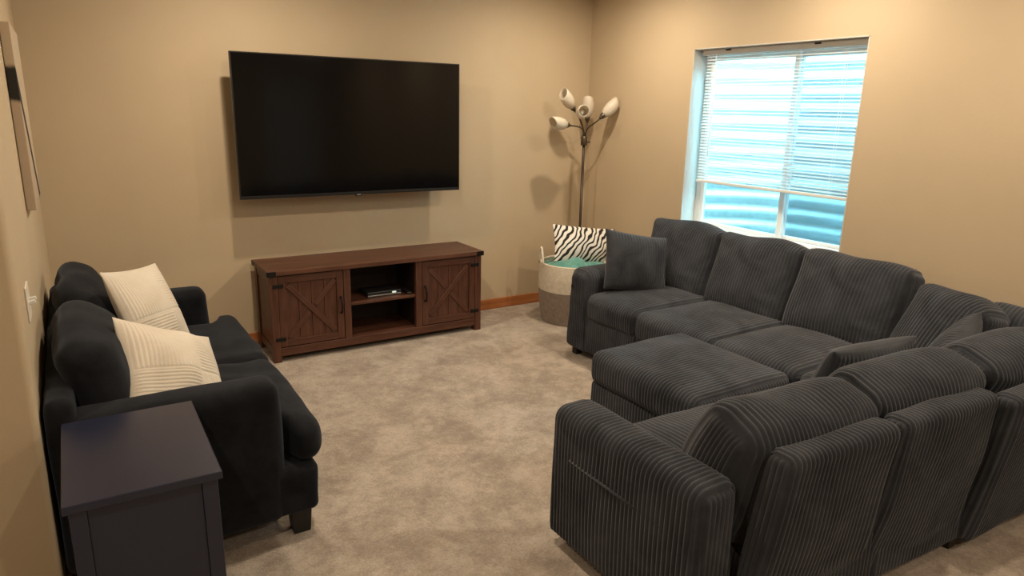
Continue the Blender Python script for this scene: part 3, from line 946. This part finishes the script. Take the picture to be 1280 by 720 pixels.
def bulge(seed):
    def f(Q, fr):
        Q = Q.copy()
        v = fr[:, 1]; u = fr[:, 0]
        Q[:, 2] *= 1-.3*np.maximum(np.abs(u)**5, np.clip(v, 0, 1)**6)
        Q[:, 2] += .022*np.exp(-((v-.35)/.45)**2)*np.clip(fr[:, 2]+.2, 0, 1)
        Q[:, 1] -= .025*np.abs(u)**3*np.clip(v, 0, 1)
        Q[:, 2] += .006*np.sin(v*11+2*u+seed)*np.clip(fr[:, 2], 0, 1)*(1-u*u)
        return Q
    return f
vel('back_cushion', (ymid-sy0+.03, .46, .17), (-.005, (sy0+ymid)/2-.015, .655), 'yzx', .07, rot=(0, R(-15), 0), seed=8, wr=.013, wf=4.2, puff=(.01, .01, .015, 0, .03, .0), shape=bulge(1))
vel('back_cushion', (sy1-ymid+.02, .46, .17), (-.005, (sy1+ymid)/2+.0, .665), 'yzx', .07, rot=(0, R(-15), 0), seed=9, wr=.013, wf=4.2, puff=(.01, .01, .015, 0, .03, .0), shape=bulge(4))
for (x, y) in ((.62, LY0+.09), (.62, LY1-.09), (-.05, LY0+.09), (-.05, LY1-.09)):
    bm = bmesh.new()
    vs = add_box(bm, -.04, .04, -.04, .04, 0, .12)
    for v in bm.verts:
        if v.co.z < .01:
            v.co.x *= .8; v.co.y *= .8
    link('leg', bm_mesh(bm, 'leg'), 'black_leg', lv, (x, y, 0))

c1 = pillow('throw_pillow', .46, .42, .21, 'cream_corduroy', 'patch', .0135, .003, ear=.06, seed=21, wr=.012)
tag(c1, 'cream patchwork corduroy pillow slumped behind the near loveseat arm by the side table', 'pillow')
orient(c1, (.245, 2.80, .635), (.70, .45, -.40), (-.40, .30, .80))
c2 = pillow('throw_pillow', .45, .45, .17, 'cream_corduroy', 'patch', .0135, .003, ear=.06, seed=22, wr=.010)
tag(c2, 'cream patchwork corduroy pillow standing upright against the loveseat back toward the television', 'pillow')
orient(c2, (.235, 3.46, .715), (.52, .80, -.12), (-.38, .12, .92))

# ================================================================== SIDE TABLE
sx0, sx1, sy0, sy1, sz = -.117, .257, 1.865, 2.41, .68
tb = thing('side_table', 'dark navy painted side table cabinet beside the black loveseat', 'side table', ((sx0+sx1)/2, (sy0+sy1)/2, 0))
box('table_top', (sx0, sy0, sz-.024), (sx1, sy1, sz), 'navy_paint', tb, .003)
ins = .012
for x0 in (sx0+ins, sx1-ins-.04):
    for y0_ in (sy0+ins, sy1-ins-.04):
        box('post', (x0, y0_, 0), (x0+.04, y0_+.04, sz-.024), 'navy_paint', tb, .002)
for y0_ in (sy0+ins+.010, sy1-ins-.022):
    box('end_panel', (sx0+ins+.04, y0_, .08), (sx1-ins-.04, y0_+.012, sz-.024), 'navy_paint', tb, .001)
for x0 in (sx0+ins+.010, sx1-ins-.022):
    box('side_panel', (x0, sy0+ins+.04, .08), (x0+.012, sy1-ins-.04, sz-.024), 'navy_paint', tb, .001)
box('bottom_board', (sx0+ins+.02, sy0+ins+.02, .08), (sx1-ins-.02, sy1-ins-.02, .095), 'navy_paint', tb, .001)

# ================================================================== WALL PIECES
cv = thing('canvas_picture', 'thick tan canvas picture with a dark slanting shape on the left wall', 'picture', (XL, 3.75, 1.21))
bm = bmesh.new(); add_box(bm, 0, .034, -.30, .30, -.365, .365, .003)
link('canvas', bm_mesh(bm, 'canvas'), 'canvas_print', cv, (XL+.002, 3.75, 1.575))
swt = thing('light_switch', 'white wall plate with two toggle switches above the loveseat', 'light switch', (XL, 2.72, .95))
box('wall_plate', (XL, 2.665, .945), (XL+.006, 2.785, 1.062), 'switch_plastic', swt, .003)
for y in (2.70, 2.75):
    t_ = box('toggle', (XL+.004, y-.005, 1.0), (XL+.026, y+.005, 1.012), 'white_vinyl', swt, .002, (0, R(-14), 0))
